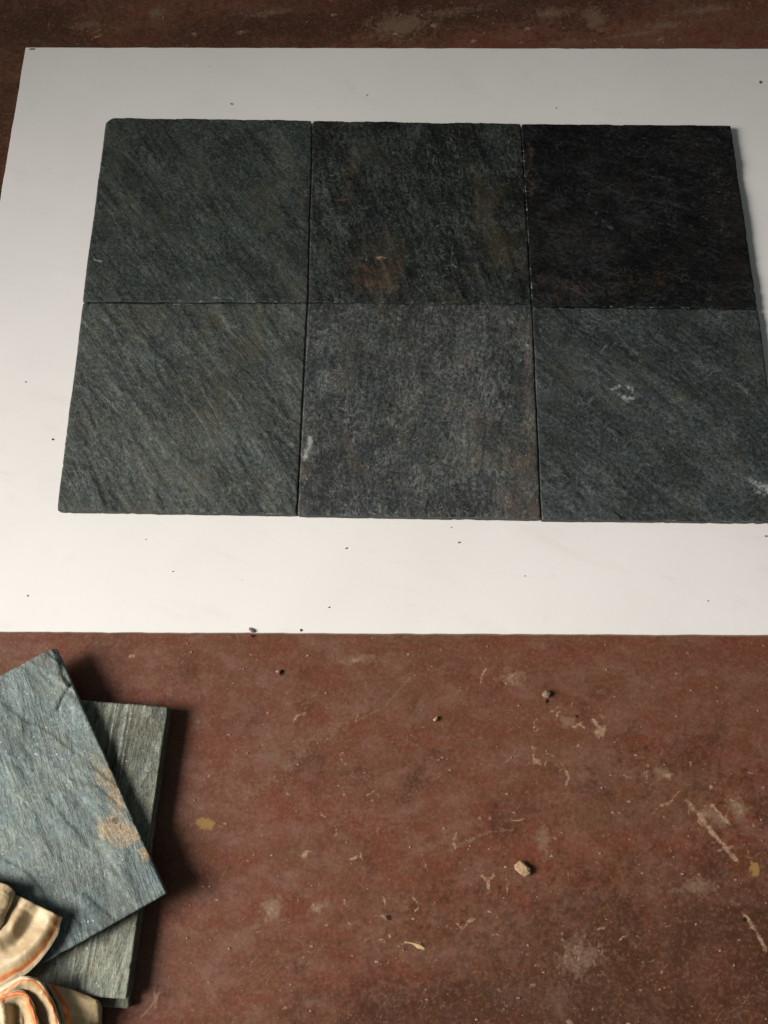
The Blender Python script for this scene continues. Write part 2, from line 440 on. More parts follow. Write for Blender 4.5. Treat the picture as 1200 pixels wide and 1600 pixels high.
def build_board():
    c0, c1 = spot(0, 987, 0), spot(1200, 992, 0)
    t0, t1 = spot(40, 74, 0), spot(1200, 76, 0)
    def line_at(a, b, x): return a[1] + (b[1] - a[1]) * (x - a[0]) / (b[0] - a[0])
    xl, xr = t0[0], t0[0] + 1.30
    lb, lt = np.array([xl - 0.002, line_at(c0, c1, xl)]), np.array([xl, t0[1]])
    rb, rt = np.array([xr, line_at(c0, c1, xr)]), np.array([xr, line_at(t0, t1, xr)])
    loop = []
    for a, b, n, sd in ((lb, rb, 160, 1), (rb, rt, 40, 2), (rt, lt, 160, 3), (lt, lb, 60, 4)):
        t = np.linspace(0, 1, n, endpoint=False)
        p = a[None] + (b - a)[None] * t[:, None]
        nrm = np.array([(b - a)[1], -(b - a)[0]]) / np.linalg.norm(b - a)
        s = np.cumsum(np.hypot(*np.diff(p, axis=0, prepend=p[:1]).T))
        w = (fbm(s * 40, s * 0 + sd, 11 + sd, 4) - 0.5) * 0.0014 - 0.003 * np.clip(fbm(s * 90, s * 0 + 3 + sd, 21 + sd, 2) - 0.72, 0, 1)
        w *= np.minimum(1, np.minimum(t, 1 - t) * 30)
        loop.append(p + nrm[None] * w[:, None])
    L = np.concatenate(loop); n = len(L)
    def face_part(name, z_top, z_bot, mat, inset, parent):
        cen = L.mean(0)
        Lr = L - inset * (L - cen) / np.linalg.norm(L - cen, axis=1)[:, None]
        Li = Lr - 0.0006 * (Lr - cen) / np.linalg.norm(Lr - cen, axis=1)[:, None]
        V = np.concatenate([np.c_[Li, np.full(n, z_top)], np.c_[Lr, np.full(n, z_top - 0.0004)], np.c_[Lr, np.full(n, z_bot)]])
        F = [list(range(n))]
        for r in range(2):
            for i in range(n):
                j = (i + 1) % n
                F.append([r * n + i, (r + 1) * n + i, (r + 1) * n + j, r * n + j])
        F.append([2 * n + i for i in range(n)][::-1])
        return mesh_obj(name, V, F, mat, parent, smooth=False)
    root = bpy.data.objects.new('white_board', None)
    C.objects.link(root)
    tag(root, 'large white laminated board with brown edge lying on the red floor', 'board')
    face_part('laminate_sheet', 0.0, -0.0016, board_material(), 0.0, root)
    face_part('board_core', -0.0016, FLOOR_Z + 0.0002, fibre_material(), -0.0004, root)
    # knocked corner showing the brown core
    return root
board = build_board()

# ------------------------------------------------------------------ slate tiles
def build_tile(name, px, z_top, mat, label, seed, streak_deg, relief=0.0005, N=150, feats=(), wob=0.0004, extra=None,
               corner_round=0.0006, group=None):
    """px: photograph positions of the four upper corners: far left, far right, near right, near left"""
    P = np.array([spot(a, b, z_top) for a, b in px])
    A, B, Cc, D = P[:, :2]
    u, v = np.meshgrid(np.linspace(0, 1, N + 1), np.linspace(0, 1, N + 1))     # u along far edge, v towards near edge
    # denser towards the rim so that the arris keeps its shape
    u = u + 0.0; v = v + 0.0
    XY = ((1 - u) * (1 - v))[..., None] * A + (u * (1 - v))[..., None] * B + (u * v)[..., None] * Cc + ((1 - u) * v)[..., None] * D
    S = 0.305
    # ragged outline: shift of each side, fading inwards
    def edge(t, sd):
        w = (fbm(t * 9, t * 0 + sd, seed * 7 + sd, 5) - 0.5) * 2 * wob
        chip = np.clip(fbm(t * 30, t * 0 + sd * 3, seed * 5 + sd, 2) - 0.70, 0, 1) * 0.005
        return w - chip
    fade = 0.02
    def inn(d): return np.exp(-d / fade)
    dl = edge(v, 1) * inn(u); dr = edge(v, 2) * inn(1 - u); df = edge(u, 3) * inn(v); dn = edge(u, 4) * inn(1 - v)
    ex = (B - A) / np.linalg.norm(B - A); ey = (A - D) / np.linalg.norm(A - D)
    XY = XY + (dr - dl)[..., None] * ex + (df - dn)[..., None] * ey
    x, y = u * S, (1 - v) * S
    # rounded corners
    for cu, cv in ((0, 0), (1, 0), (1, 1), (0, 1)):
        d = (np.abs(u - cu) + np.abs(v - cv)) * S
        k = np.clip(1 - d / 0.012, 0, 1) ** 2 * (corner_round if (cu, cv) == (0, 0) else min(corner_round, 0.0012)) * (0.5 + 1.0 * ((seed * 13 + cu * 5 + cv * 3) % 7) / 6)
        XY = XY + (k * (1 if cu == 0 else -1))[..., None] * ex * 0.7 + (k * (-1 if cv == 0 else 1))[..., None] * ey * 0.7
    a = math.radians(streak_deg)
    s1 = x * math.cos(a) + y * math.sin(a); s2 = -x * math.sin(a) + y * math.cos(a)
    h = (fbm(s1 * 70, s2 * 12, seed, 5) - 0.5) * 2.0 + (fbm(x * 22, y * 22, seed + 3, 4) - 0.5) * 1.2 + (fbm(x * 260, y * 260, seed + 8, 3) - 0.5) * 0.5
    # cleft terraces
    tr = fbm(s1 * 26, s2 * 7, seed + 21, 4) * 5
    h = h + 1.5 * (np.floor(tr) + sstep(0.40, 0.60, tr - np.floor(tr)) - 2.5)
    h = h + 0.9 * np.exp(-(np.abs(fbm(s1 * 34, s2 * 8, seed + 33, 4) - 0.5) / 0.03) ** 2)
    z = h * relief * 1.25
    z -= max(0, z.max())                  # nothing above the surveyed level
    z = np.maximum(z, -0.0035)
    at = {k: np.zeros_like(u) for k in ('rust', 'pale', 'ochre', 'dark', 'side')}
    # features given in photograph positions
    def field(kind, shape, pts, r, amt):
        q = [tuple(spot(a_, b_, z_top)[:2]) for a_, b_ in pts]
        big_j = 0.022 if kind == 'rust' else 0.006
        jx = XY[..., 0] + big_j * (fbm(x * 55, y * 55, seed + 40, 4) - 0.5)
        jy = XY[..., 1] + big_j * (fbm(x * 55, y * 55, seed + 50, 4) - 0.5)
        if shape == 'line':
            d = seg_dist(jx, jy, q)
        else:
            d = np.hypot(jx - q[0][0], jy - q[0][1])
        return amt * np.clip(1 - d / (r * 0.0008), 0, 1)
    for kind, shape, pts, r, amt in feats:
        f = field(kind, shape, pts, r, amt)
        if kind == 'crack':
            z = z - 0.0016 * sstep(0.0, 0.8, f); at['dark'] = np.maximum(at['dark'], f)
        elif kind == 'step':
            z = z - 0.0030 * sstep(0.05, 0.5, f); at['dark'] = np.maximum(at['dark'], 0.45 * sstep(0.02, 0.2, f) * (1 - sstep(0.4, 0.7, f)))
        else:
            at[kind] = np.maximum(at[kind], f)
    if extra is not None:
        z = extra(u, v, z, at)
    # worn arris
    e = np.minimum(np.minimum(u, 1 - u), np.minimum(v, 1 - v)) * S
    at['pale'] = np.maximum(at['pale'], 0.48 * np.exp(-(e / 0.0024) ** 2) * sstep(0.36, 0.58, fbm(x * 25, y * 25, seed + 80, 3)))
    z = z - 0.0004 * np.exp(-e / 0.0012) * (0.4 + fbm(x * 60, y * 60, seed + 60, 3))
    n1 = N + 1
    V = np.concatenate([XY.reshape(-1, 2), (z_top + z).reshape(-1, 1)], 1)
    i = (np.arange(N)[:, None] * n1 + np.arange(N)[None, :]).ravel()
    F = np.stack([i, i + n1, i + n1 + 1, i + 1], 1).tolist()
    ring = np.concatenate([np.arange(n1), np.arange(1, n1) * n1 + N, N * n1 + np.arange(N - 1, -1, -1), np.arange(N - 1, 0, -1) * n1])
    m = len(ring); base = len(V)
    z_bot = z_top - TILE_T + 0.0002
    t = np.arange(m)
    cen = P[:, :2].mean(0)
    Vs = [V]
    for k, (fr, amp) in enumerate(((0.15, 0.0002), (0.5, 0.0006), (0.9, 0.0005), (1.0, 0.0005))):
        q = V[ring].copy()
        q[:, 2] = q[:, 2] * (1 - fr) + z_bot * fr
        d = q[:, :2] - cen
        q[:, :2] -= (d / np.linalg.norm(d, axis=1)[:, None]) * (amp * 2 * fbm(t * 0.25, t * 0 + k, seed + 70 + k, 3))[:, None]
        Vs.append(q)
    for k in range(4):
        r0 = ring if k == 0 else base + (k - 1) * m + np.arange(m)
        r1 = base + k * m + np.arange(m)
        F += np.stack([r0, np.roll(r0, -1), np.roll(r1, -1), r1], 1).tolist()
    F.append((base + 3 * m + np.arange(m)).tolist())
    Vall = np.concatenate(Vs)
    attrs = {k: np.concatenate([f.ravel(), np.full(4 * m, 1.0 if k == 'side' else 0.0)]) for k, f in at.items()}
    org = (cen[0], cen[1], z_bot)
    o = mesh_obj(name, Vall, F, mat, attrs=attrs, origin=org)
    # a crisp break between face and sides
    me = o.data
    nface = N * N
    sm = np.ones(len(me.polygons), bool); sm[nface:] = False
    me.polygons.foreach_set('use_smooth', sm)
    return tag(o, label, 'tile', group)

ZT = TILE_T
GRP = 'slate tiles laid out three by two on the white board'
M_A = slate_material('slate_green_grey', (0.0059, 0.0089, 0.0086), (0.0196, 0.0255, 0.0234), (0.0636, 0.0748, 0.0652), (0.052, 0.050, 0.036), 1, 35, 0.6, 0.4, streak=0.65)
M_B = slate_material('slate_charcoal', (0.0010, 0.0014, 0.0016), (0.0053, 0.0068, 0.0065), (0.0427, 0.0500, 0.0438), (0.085, 0.058, 0.032), 2, 18, 0.35, 0.75, contrast=1.0, spec=0.25, streak=0.75)
M_C = slate_material('slate_brown_black', (0.0006, 0.0008, 0.0009), (0.0034, 0.0036, 0.0039), (0.0231, 0.0233, 0.0238), (0.020, 0.0135, 0.010), 3, 78, 0.45, 0.7, contrast=0.9, spec=0.14, streak=0.85)
M_D = slate_material('slate_olive_grey', (0.0108, 0.0136, 0.0130), (0.0334, 0.0394, 0.0366), (0.0952, 0.1053, 0.0933), (0.062, 0.058, 0.040), 4, 34, 0.65, 0.35, streak=0.85)
M_E = slate_material('slate_mottled_grey', (0.0080, 0.0099, 0.0116), (0.0303, 0.0346, 0.0362), (0.1058, 0.1108, 0.1042), (0.125, 0.085, 0.055), 5, -6, 0.5, 0.6, streak=0.55)
M_F = slate_material('slate_blue_grey', (0.0069, 0.0092, 0.0102), (0.0216, 0.0262, 0.0276), (0.0699, 0.0799, 0.0797), (0.065, 0.062, 0.045), 6, 50, 0.4, 0.45, streak=0.65)

build_tile('slate_tile', [(166, 183), (487.8, 187), (480.2, 471.4), (128, 471.4)], ZT, M_A,
           'green-grey slate tile with a rounded corner, beside charcoal tile with rusty patch', 1, 35, 0.00036, corner_round=0.005,
           feats=[('rust', 'line', [(468, 250), (472, 330)], 24, 0.5), ('pale', 'blob', [(346, 345)], 4, 0.9), ('pale', 'blob', [(217, 197)], 4, 0.8),
                  ('pale', 'line', [(148, 404), (160, 407)], 4, 0.8), ('pale', 'blob', [(408, 310)], 7, 0.55), ('pale', 'line', [(330, 464), (420, 470)], 5, 0.5),
                  ('dark', 'line', [(474, 330), (478, 400)], 7, 0.6)], group=GRP)
build_tile('slate_tile', [(489, 187), (813.8, 192), (830.5, 474), (482, 471.6)], ZT, M_B,
           'charcoal slate tile with a rusty brown patch and whitish scratches', 2, 18, 0.00042,
           feats=[('rust', 'line', [(560, 415), (605, 425), (620, 445)], 44, 0.5), ('ochre', 'blob', [(590, 408)], 30, 0.36), ('rust', 'line', [(545, 260), (540, 310)], 26, 0.55), ('pale', 'blob', [(572, 403)], 15, 0.75),
                  ('ochre', 'line', [(575, 400), (605, 400)], 6, 0.6), ('rust', 'line', [(560, 440), (620, 450)], 24, 0.6),
                  ('pale', 'line', [(690, 400), (740, 440)], 5, 0.45), ('pale', 'line', [(600, 235), (640, 240)], 5, 0.4),
                  ('pale', 'line', [(690, 275), (730, 330), (745, 400)], 12, 0.30), ('pale', 'line', [(640, 260), (650, 330), (720, 430)], 14, 0.30)], group=GRP)
build_tile('slate_tile', [(814.7, 193), (1142, 195), (1183.5, 482), (831.7, 478)], ZT, M_C,
           'nearly black slate tile with faint brown bands and a pale streak', 3, 78, 0.00034,
           feats=[('pale', 'line', [(922, 322), (945, 345), (958, 362)], 9, 0.40), ('rust', 'line', [(840, 450), (960, 450), (1060, 430)], 60, 0.35),
                  ('rust', 'line', [(826, 225), (830, 300)], 10, 0.6), ('pale', 'line', [(1000, 370), (1080, 400)], 5, 0.3),
                  ('pale', 'line', [(840, 476), (1180, 481)], 5, 0.22)], group=GRP)
build_tile('slate_tile', [(129, 472), (479.6, 472), (463.6, 803), (88, 797)], ZT, M_D,
           'olive-grey slate tile with fine slanting grain, beside tile with chipped white edge', 4, 34, 0.00048,
           feats=[('dark', 'line', [(232, 480), (222, 500)], 4, 0.7), ('pale', 'line', [(140, 476), (470, 474)], 4, 0.45),
                  ('rust', 'blob', [(450, 565)], 30, 0.45), ('dark', 'line', [(435, 755), (420, 785)], 5, 0.6)], group=GRP)
build_tile('slate_tile', [(482, 472.2), (831, 474.6), (845.2, 810), (465, 804)], ZT, M_E,
           'mottled grey slate tile with a white chip on its edge and rusty specks', 5, -6, 0.00034,
           feats=[('pale', 'line', [(484, 682), (482, 700), (477, 715)], 9, 1.0), ('pale', 'line', [(474, 545), (471, 640)], 3, 0.6),
                  ('rust', 'line', [(822, 520), (828, 620), (832, 790)], 26, 0.42), ('rust', 'blob', [(730, 560)], 42, 0.5), ('rust', 'blob', [(755, 660)], 40, 0.5),
                  ('pale', 'blob', [(641, 635)], 5, 0.9), ('pale', 'line', [(775, 492), (800, 505)], 12, 0.4), ('pale', 'line', [(815, 520), (828, 545)], 12, 0.4),
                  ('dark', 'line', [(490, 480), (478, 640)], 16, 0.45)], group=GRP)
build_tile('slate_tile', [(832.2, 478.6), (1185, 482.6), (1229, 815), (846.6, 811)], ZT, M_F,
           'blue-grey slate tile with two whitish crystal spots', 6, 50, 0.00036,
           feats=[('pale', 'line', [(958, 606), (972, 600), (988, 606), (994, 618), (980, 624), (968, 614)], 11, 0.62), ('pale', 'line', [(940, 575), (955, 592)], 8, 0.45), ('pale', 'blob', [(940, 570)], 22, 0.28), ('dark', 'line', [(1002, 625), (1024, 645)], 14, 0.75),
                  ('rust', 'blob', [(970, 594)], 10, 0.5), ('pale', 'line', [(1172, 752), (1186, 758), (1204, 760), (1196, 772), (1182, 768)], 13, 0.66), ('pale', 'line', [(1145, 735), (1175, 755)], 12, 0.36), ('pale', 'blob', [(1165, 560)], 30, 0.22),
                  ('dark', 'line', [(1178, 784), (1195, 800)], 12, 0.6), ('dark', 'line', [(838, 490), (842, 530)], 14, 0.6),
                  ('pale', 'line', [(930, 560), (960, 525)], 4, 0.5)], group=GRP)

# loose pile on the floor
M_G = slate_material('slate_teal_grey', (0.0400, 0.0537, 0.0546), (0.1143, 0.1434, 0.1410), (0.2660, 0.3072, 0.2920), (0.200, 0.190, 0.150), 7, 24, 0.40, 0.22, contrast=0.85, streak=1.35)
M_H = slate_material('slate_khaki_grey', (0.0501, 0.0523, 0.0382), (0.1472, 0.1517, 0.1194), (0.3192, 0.3225, 0.2631), (0.150, 0.128, 0.082), 8, -8, 0.6, 0.2, streak=1.4)
M_I = slate_material('slate_drab', (0.0413, 0.0413, 0.0317), (0.1163, 0.1104, 0.0835), (0.2412, 0.2270, 0.1765), (0.13, 0.10, 0.07), 9, 5, 0.5, 0.3)

Z1, Z2, Z3 = FLOOR_Z + 0.0121, FLOOR_Z + 0.0243, FLOOR_Z + 0.0366

def square_px(c_far_right, c_near_right, z, side=0.309):
    """far left, far right, near right, near left photograph positions from a surveyed right-hand edge"""
    a, b = spot(*c_far_right, z)[:2], spot(*c_near_right, z)[:2]
    d = (b - a) / np.linalg.norm(b - a)
    left = np.array([d[1], -d[0]])
    pts = [a + left * side, a, b, b + left * side]
    out = []
    for p in pts:
        q = RC.T @ (np.array([p[0], p[1], z]) - np.array(CAM_LOC))
        out.append((600 + F_PX * q[0] / -q[2], 800 - F_PX * q[1] / -q[2]))
    return out

build_tile('slate_tile', square_px((267, 1106), (201, 1577), Z1), Z1, M_I,
           'drab slate tile at the bottom of the loose pile, only its rim showing', 9, 5, 0.0004, N=110)

def ridged(u, v, z, at):
    w = u + 0.012 * (fbm(v * 3, v * 0, 31, 3) - 0.5)
    for c_, wd, hgt in ((0.845, 0.006, 0.0010), (0.862, 0.004, 0.0007), (0.800, 0.004, 0.0006), (0.780, 0.003, 0.0004), (0.742, 0.005, 0.0007), (0.715, 0.003, 0.0004), (0.65, 0.006, 0.0006), (0.62, 0.004, 0.0006), (0.575, 0.004, 0.0005)):
        b = np.exp(-((w - c_) / wd) ** 2) * (0.4 + 1.2 * fbm(v * 7, v * 0 + c_ * 90, 37, 3))
        z = z + 1.3 * hgt * b
        at['pale'] = np.maximum(at['pale'], 0.85 * b)
    z = z - 0.0008 * np.exp(-((w - 0.825) / 0.006) ** 2) - 0.0006 * np.exp(-((w - 0.765) / 0.006) ** 2)
    at['dark'] = np.maximum(at['dark'], 0.55 * np.exp(-((w - 0.826) / 0.004) ** 2))
    return z - max(0, z.max())
build_tile('slate_tile', square_px((262, 1104), (196, 1562), Z2), Z2, M_H,
           'khaki-grey slate tile with raised parallel ridges, sandwiched in the loose pile', 8, -8, 0.00030, N=170, extra=ridged,
           feats=[('rust', 'line', [(190, 1190), (205, 1270)], 18, 0.55), ('pale', 'line', [(208, 1450), (205, 1500)], 5, 0.4)])
build_tile('slate_tile', square_px((86, 1010), (260, 1396), Z3), Z3, M_G,
           'pale teal-grey slate tile with ochre stains and a cracked corner, topping the pile', 7, 24, 0.00060, N=180,
           feats=[('crack', 'line', [(110, 1068), (100, 1080), (93, 1092), (90, 1108)], 3.4, 1.0),
                  ('step', 'line', [(92, 1010), (103, 1035), (112, 1062)], 14, 1.0),
                  ('ochre', 'blob', [(172, 1296)], 40, 1.1), ('ochre', 'line', [(165, 1296), (205, 1302)], 30, 1.0), ('ochre', 'line', [(180, 1300), (186, 1322)], 12, 0.8),
                  ('ochre', 'line', [(205, 1290), (205, 1312)], 9, 0.75), ('ochre', 'blob', [(224, 1336)], 24, 0.75), ('ochre', 'line', [(146, 1190), (160, 1215), (184, 1255)], 30, 0.72),
                  ('ochre', 'line', [(170, 1205), (188, 1262)], 30, 0.8), ('pale', 'line', [(140, 1185), (155, 1220), (150, 1260)], 10, 0.5),
                  ('pale', 'blob', [(208, 1326)], 30, 0.55), ('dark', 'blob', [(180, 1283)], 10, 0.72), ('dark', 'blob', [(151, 1287)], 10, 0.45), ('dark', 'blob', [(192, 1265)], 9, 0.5),
                  ('pale', 'line', [(0, 1130), (20, 1180)], 16, 0.4), ('pale', 'line', [(60, 1320), (90, 1380)], 12, 0.42), ('pale', 'blob', [(5, 1330)], 26, 0.45)])

# ------------------------------------------------------------------ cloth
def cloth_material():
    m = NT('satin_cloth')
    co = m.coord()
    v = m.attr('hem')           # distance from the hem in mm
    fine = m.noise(co, 900, 2, 0.5)
    base = m.mix(m.ramp(m.noise(co, 30, 3, 0.5), 0.3, 0.7), (0.40, 0.285, 0.145), (0.50, 0.38, 0.215))
    vv = m.math('MULTIPLY_ADD', m.math('SUBTRACT', m.noise(co, 60, 2), 0.5), 0.8, v)
    cream = (0.66, 0.52, 0.33); orange = (0.50, 0.135, 0.018)
    c = m.mix(m.ramp(vv, 3.6, 4.6), cream, orange)
    c = m.mix(m.ramp(vv, 7.0, 8.4), c, (0.60, 0.27, 0.085))
    c = m.mix(m.ramp(vv, 8.6, 10.4), c, base)
    c = m.mix(m.ramp(m.noise(co, 70, 5, 0.7), 0.52, 0.72, 0, 0.25), c, (0.22, 0.14, 0.065))
    c = m.mix(m.ramp(fine, 0.3, 0.7, 0, 0.10), c, (0.25, 0.17, 0.09))
    m.link(c, m.bsdf.inputs['Base Color'])
    m.bsdf.inputs['Roughness'].default_value = 0.42
    m.bsdf.inputs['Specular IOR Level'].default_value = 0.45
    m.bsdf.inputs['Sheen Weight'].default_value = 0.35
    wv = m.math('ADD', m.noise(m.mapping(co, scale=(1, 12, 1)), 160, 2), m.noise(m.mapping(co, scale=(12, 1, 1)), 160, 2))
    b = m.bump(wv, 0.35, 0.0006)
    b = m.bump(m.ridge(co, 45, 0.10, 1, 0.6), 0.12, 0.0010, b)
    b = m.bump(m.noise(co, 60, 3, 0.5), 0.35, 0.0016, b)
    m.link(b, m.bsdf.inputs['Normal'])
    return m.mat
M_CLOTH = cloth_material()

def catmull(P, n):
    P = np.asarray(P, float)
    Q = np.concatenate([[2 * P[0] - P[1]], P, [2 * P[-1] - P[-2]]])
    t = np.linspace(0, len(P) - 1, n); k = np.minimum(t.astype(int), len(P) - 2); f = (t - k)[:, None]
    a, b, c, d = Q[k], Q[k + 1], Q[k + 2], Q[k + 3]
    return 0.5 * (2 * b + (c - a) * f + (2 * a - 5 * b + 4 * c - d) * f ** 2 + (3 * b - a - 3 * c + d) * f ** 3)

def low(z):
    return z if z < 0.014 else 0.014 + (z - 0.014) * 0.72

def cloth_sheet(name, rows, hems, parent, nu=60, nv=46, ripple=0.0007, seed=0, cloth_t=0.0005, squash=False, sway=0.0014):
    """rows: profiles from the hem inwards, each a list of (px, py, z); hems: distance from the hem of each row in mm"""
    R_ = np.array([catmull([spot(a, b, low(z) if squash else z) for a, b, z in r], nu) for r in rows])        # rows x nu x 3
    hm = np.array([[h] for h in hems], float)
    G = np.stack([catmull(R_[:, i], nv) for i in range(nu)], 1)                        # nv x nu x 3
    H = np.interp(np.linspace(0, len(hems) - 1, nv), np.arange(len(hems)), np.array(hems, float))[:, None].repeat(nu, 1)
    a, b = np.meshgrid(np.linspace(0, 1, nu), np.linspace(0, 1, nv))
    for ax, amp in ((0, 0.5), (1, 0.5), (2, 1.0)):
        G[..., ax] += ripple * amp * 2 * (fbm(G[..., 0] * 90 + 31 * ax, G[..., 1] * 90, seed + ax, 3) - 0.5)
    for ax in range(3):      # loose, uneven gathers
        G[..., ax] += sway * 2 * (fbm(a * 6 + 13 * ax, b * 1.6 + 5, seed + 50 + ax, 3) - 0.5)
    crease = np.abs(fbm(G[..., 0] * 75, G[..., 1] * 75, seed + 21, 3) - 0.5)
    G[..., 2] += ripple * 0.7 * np.exp(-(crease / 0.035) ** 2)
    V = G.reshape(-1, 3)
    i = (np.arange(nv - 1)[:, None] * nu + np.arange(nu - 1)[None, :]).ravel()
    F = np.stack([i, i + 1, i + nu + 1, i + nu], 1).tolist()
    o = mesh_obj(name, V, F, M_CLOTH, parent, attrs={'hem': H})
    md = o.modifiers.new('thickness', 'SOLIDIFY'); md.thickness = cloth_t; md.offset = 0
    return o

cloth = bpy.data.objects.new('satin_cloth', None)
C.objects.link(cloth)
tag(cloth, 'crumpled beige satin cloth with orange striped hem lying over the loose slate pile', 'cloth')
T = Z3 + 0.0015
# the flap lying on the top tile; hem along its right-hand side
cloth_sheet('cloth_flap', [
    [(98, 1432, T + .006), (88, 1464, T + .005), (64, 1500, T + .004), (34, 1526, T + .003), (0, 1545, T + .002), (-60, 1570, T + .001)],
    [(92, 1430, T + .009), (80, 1461, T + .008), (56, 1495, T + .007), (26, 1519, T + .006), (-8, 1537, T + .005), (-66, 1560, T + .003)],
    [(80, 1424, T + .012), (66, 1456, T + .013), (40, 1488, T + .012), (10, 1508, T + .009), (-24, 1522, T + .006), (-80, 1540, T + .003)],
    [(62, 1415, T + .007), (46, 1446, T + .003), (22, 1478, T + .004), (-4, 1490, T + .006), (-40, 1500, T + .004), (-95, 1515, T + .003)],
    [(42, 1405, T + .010), (28, 1428, T + .012), (10, 1458, T + .013), (-14, 1470, T + .012), (-55, 1480, T + .006), (-110, 1490, T + .003)],
    [(22, 1397, T + .004), (10, 1420, T + .002), (-8, 1440, T + .002), (-34, 1450, T + .004), (-70, 1458, T + .005), (-125, 1465, T + .003)],
    [(-10, 1385, T + .004), (-22, 1405, T + .003), (-38, 1425, T + .003), (-60, 1432, T + .004), (-95, 1440, T + .003), (-140, 1445, T + .002)],
], [0, 5, 16, 28, 42, 56, 75], cloth, seed=3)
# second layer folded back over it at the left
cloth_sheet('cloth_fold', [
    [(24, 1393, T + .011), (14, 1418, T + .012), (2, 1446, T + .011), (-20, 1480, T + .010), (-50, 1515, T + .008)],
    [(18, 1386, T + .015), (8, 1412, T + .017), (-6, 1440, T + .015), (-30, 1470, T + .014), (-60, 1500, T + .011)],
    [(4, 1380, T + .015), (-10, 1405, T + .018), (-24, 1430, T + .017), (-50, 1460, T + .014), (-80, 1490, T + .010)],
    [(-30, 1372, T + .010), (-44, 1398, T + .012), (-60, 1424, T + .011), (-85, 1450, T + .009), (-110, 1480, T + .006)],
    [(-70, 1368, T + .003), (-84, 1394, T + .004), (-100, 1420, T + .004), (-120, 1445, T + .003), (-140, 1470, T + .002)],
], [30, 36, 46, 60, 80], cloth, seed=5)
# outer panel of the lower bundle: orange stripe beside the arch, pointed tip to the right
zf = FLOOR_Z
cloth_sheet('cloth_panel', [
    [(74, 1537, .030), (84, 1556, .031), (94, 1580, .031), (97, 1606, .031), (98, 1660, .030), (98, 1720, .024)],
    [(80, 1538, .033), (92, 1557, .035), (102, 1580, .035), (105, 1606, .034), (106, 1660, .032), (106, 1720, .026)],
    [(90, 1541, .029), (104, 1560, .029), (113, 1582, .029), (116, 1608, .028), (117, 1660, .026), (117, 1720, .020)],
    [(106, 1545, .024), (120, 1562, .022), (128, 1585, .019), (132, 1610, .018), (134, 1660, .016), (132, 1720, .012)],
    [(128, 1553, .020), (140, 1567, .020), (144, 1588, .014), (146, 1612, .010), (146, 1660, .008), (144, 1720, .004)],
    [(148, 1561, .018), (153, 1570, .017), (155, 1590, .010), (155, 1614, .002), (155, 1660, -.002), (152, 1720, -.004)],
    [(155, 1566, .012), (159, 1574, .008), (159, 1592, .000), (158, 1616, -.007), (158, 1660, -.008), (155, 1720, -.008)],
], [0.5, 5, 10, 16, 30, 44, 52], cloth, seed=7, squash=True)
# tall arched fold: outer ribbon of the hem standing on edge
cloth_sheet('cloth_arch', [
    [(-60, 1575, .024), (-20, 1556, .036), (14, 1538, .046), (44, 1525, .052), (68, 1535, .050), (84, 1560, .044), (93, 1590, .040), (95, 1640, .036), (95, 1720, .028)],
    [(-56, 1580, .028), (-18, 1560, .040), (16, 1541, .050), (44, 1528, .056), (66, 1538, .054), (81, 1562, .048), (90, 1592, .044), (92, 1640, .040), (92, 1720, .032)],
    [(-50, 1586, .027), (-16, 1566, .039), (14, 1549, .048), (42, 1535, .053), (60, 1545, .051), (74, 1567, .045), (83, 1594, .042), (86, 1640, .038), (86, 1720, .030)],
    [(-40, 1596, .020), (-12, 1574, .030), (12, 1557, .038), (38, 1545, .042), (52, 1553, .040), (64, 1573, .034), (74, 1598, .030), (78, 1640, .026), (78, 1720, .020)],
    [(-30, 1604, .012), (-6, 1584, .018), (14, 1566, .022), (36, 1556, .024), (47, 1562, .022), (58, 1580, .016), (68, 1602, .012), (72, 1640, .008), (72, 1720, .004)],
], [0, 3.8, 12, 24, 36], cloth, seed=9, nu=80, squash=True, sway=0.0032)
# inner loop
cloth_sheet('cloth_loop', [
    [(-50, 1590, .030), (-10, 1562, .040), (10, 1552, .046), (34, 1548, .050), (48, 1558, .050), (56, 1578, .047), (60, 1604, .044), (61, 1650, .040), (60, 1720, .032)],
    [(-46, 1594, .034), (-8, 1566, .044), (10, 1556, .050), (32, 1551, .054), (45, 1561, .054), (52, 1580, .051), (55, 1605, .048), (56, 1650, .044), (55, 1720, .036)],
    [(-40, 1600, .032), (-4, 1572, .042), (12, 1562, .047), (29, 1558, .050), (39, 1567, .050), (45, 1584, .047), (48, 1607, .045), (49, 1650, .041), (48, 1720, .034)],
    [(-34, 1608, .026), (0, 1580, .034), (14, 1570, .038), (26, 1567, .040), (33, 1574, .040), (38, 1588, .038), (40, 1609, .036), (41, 1650, .032), (40, 1720, .026)],
    [(-28, 1614, .016), (4, 1588, .022), (15, 1578, .026), (23, 1576, .027), (28, 1580, .027), (32, 1592, .026), (34, 1611, .024), (35, 1650, .020), (34, 1720, .016)],
], [3.0, 5.2, 10, 20, 34], cloth, seed=11, nu=80, squash=True, sway=0.0032)
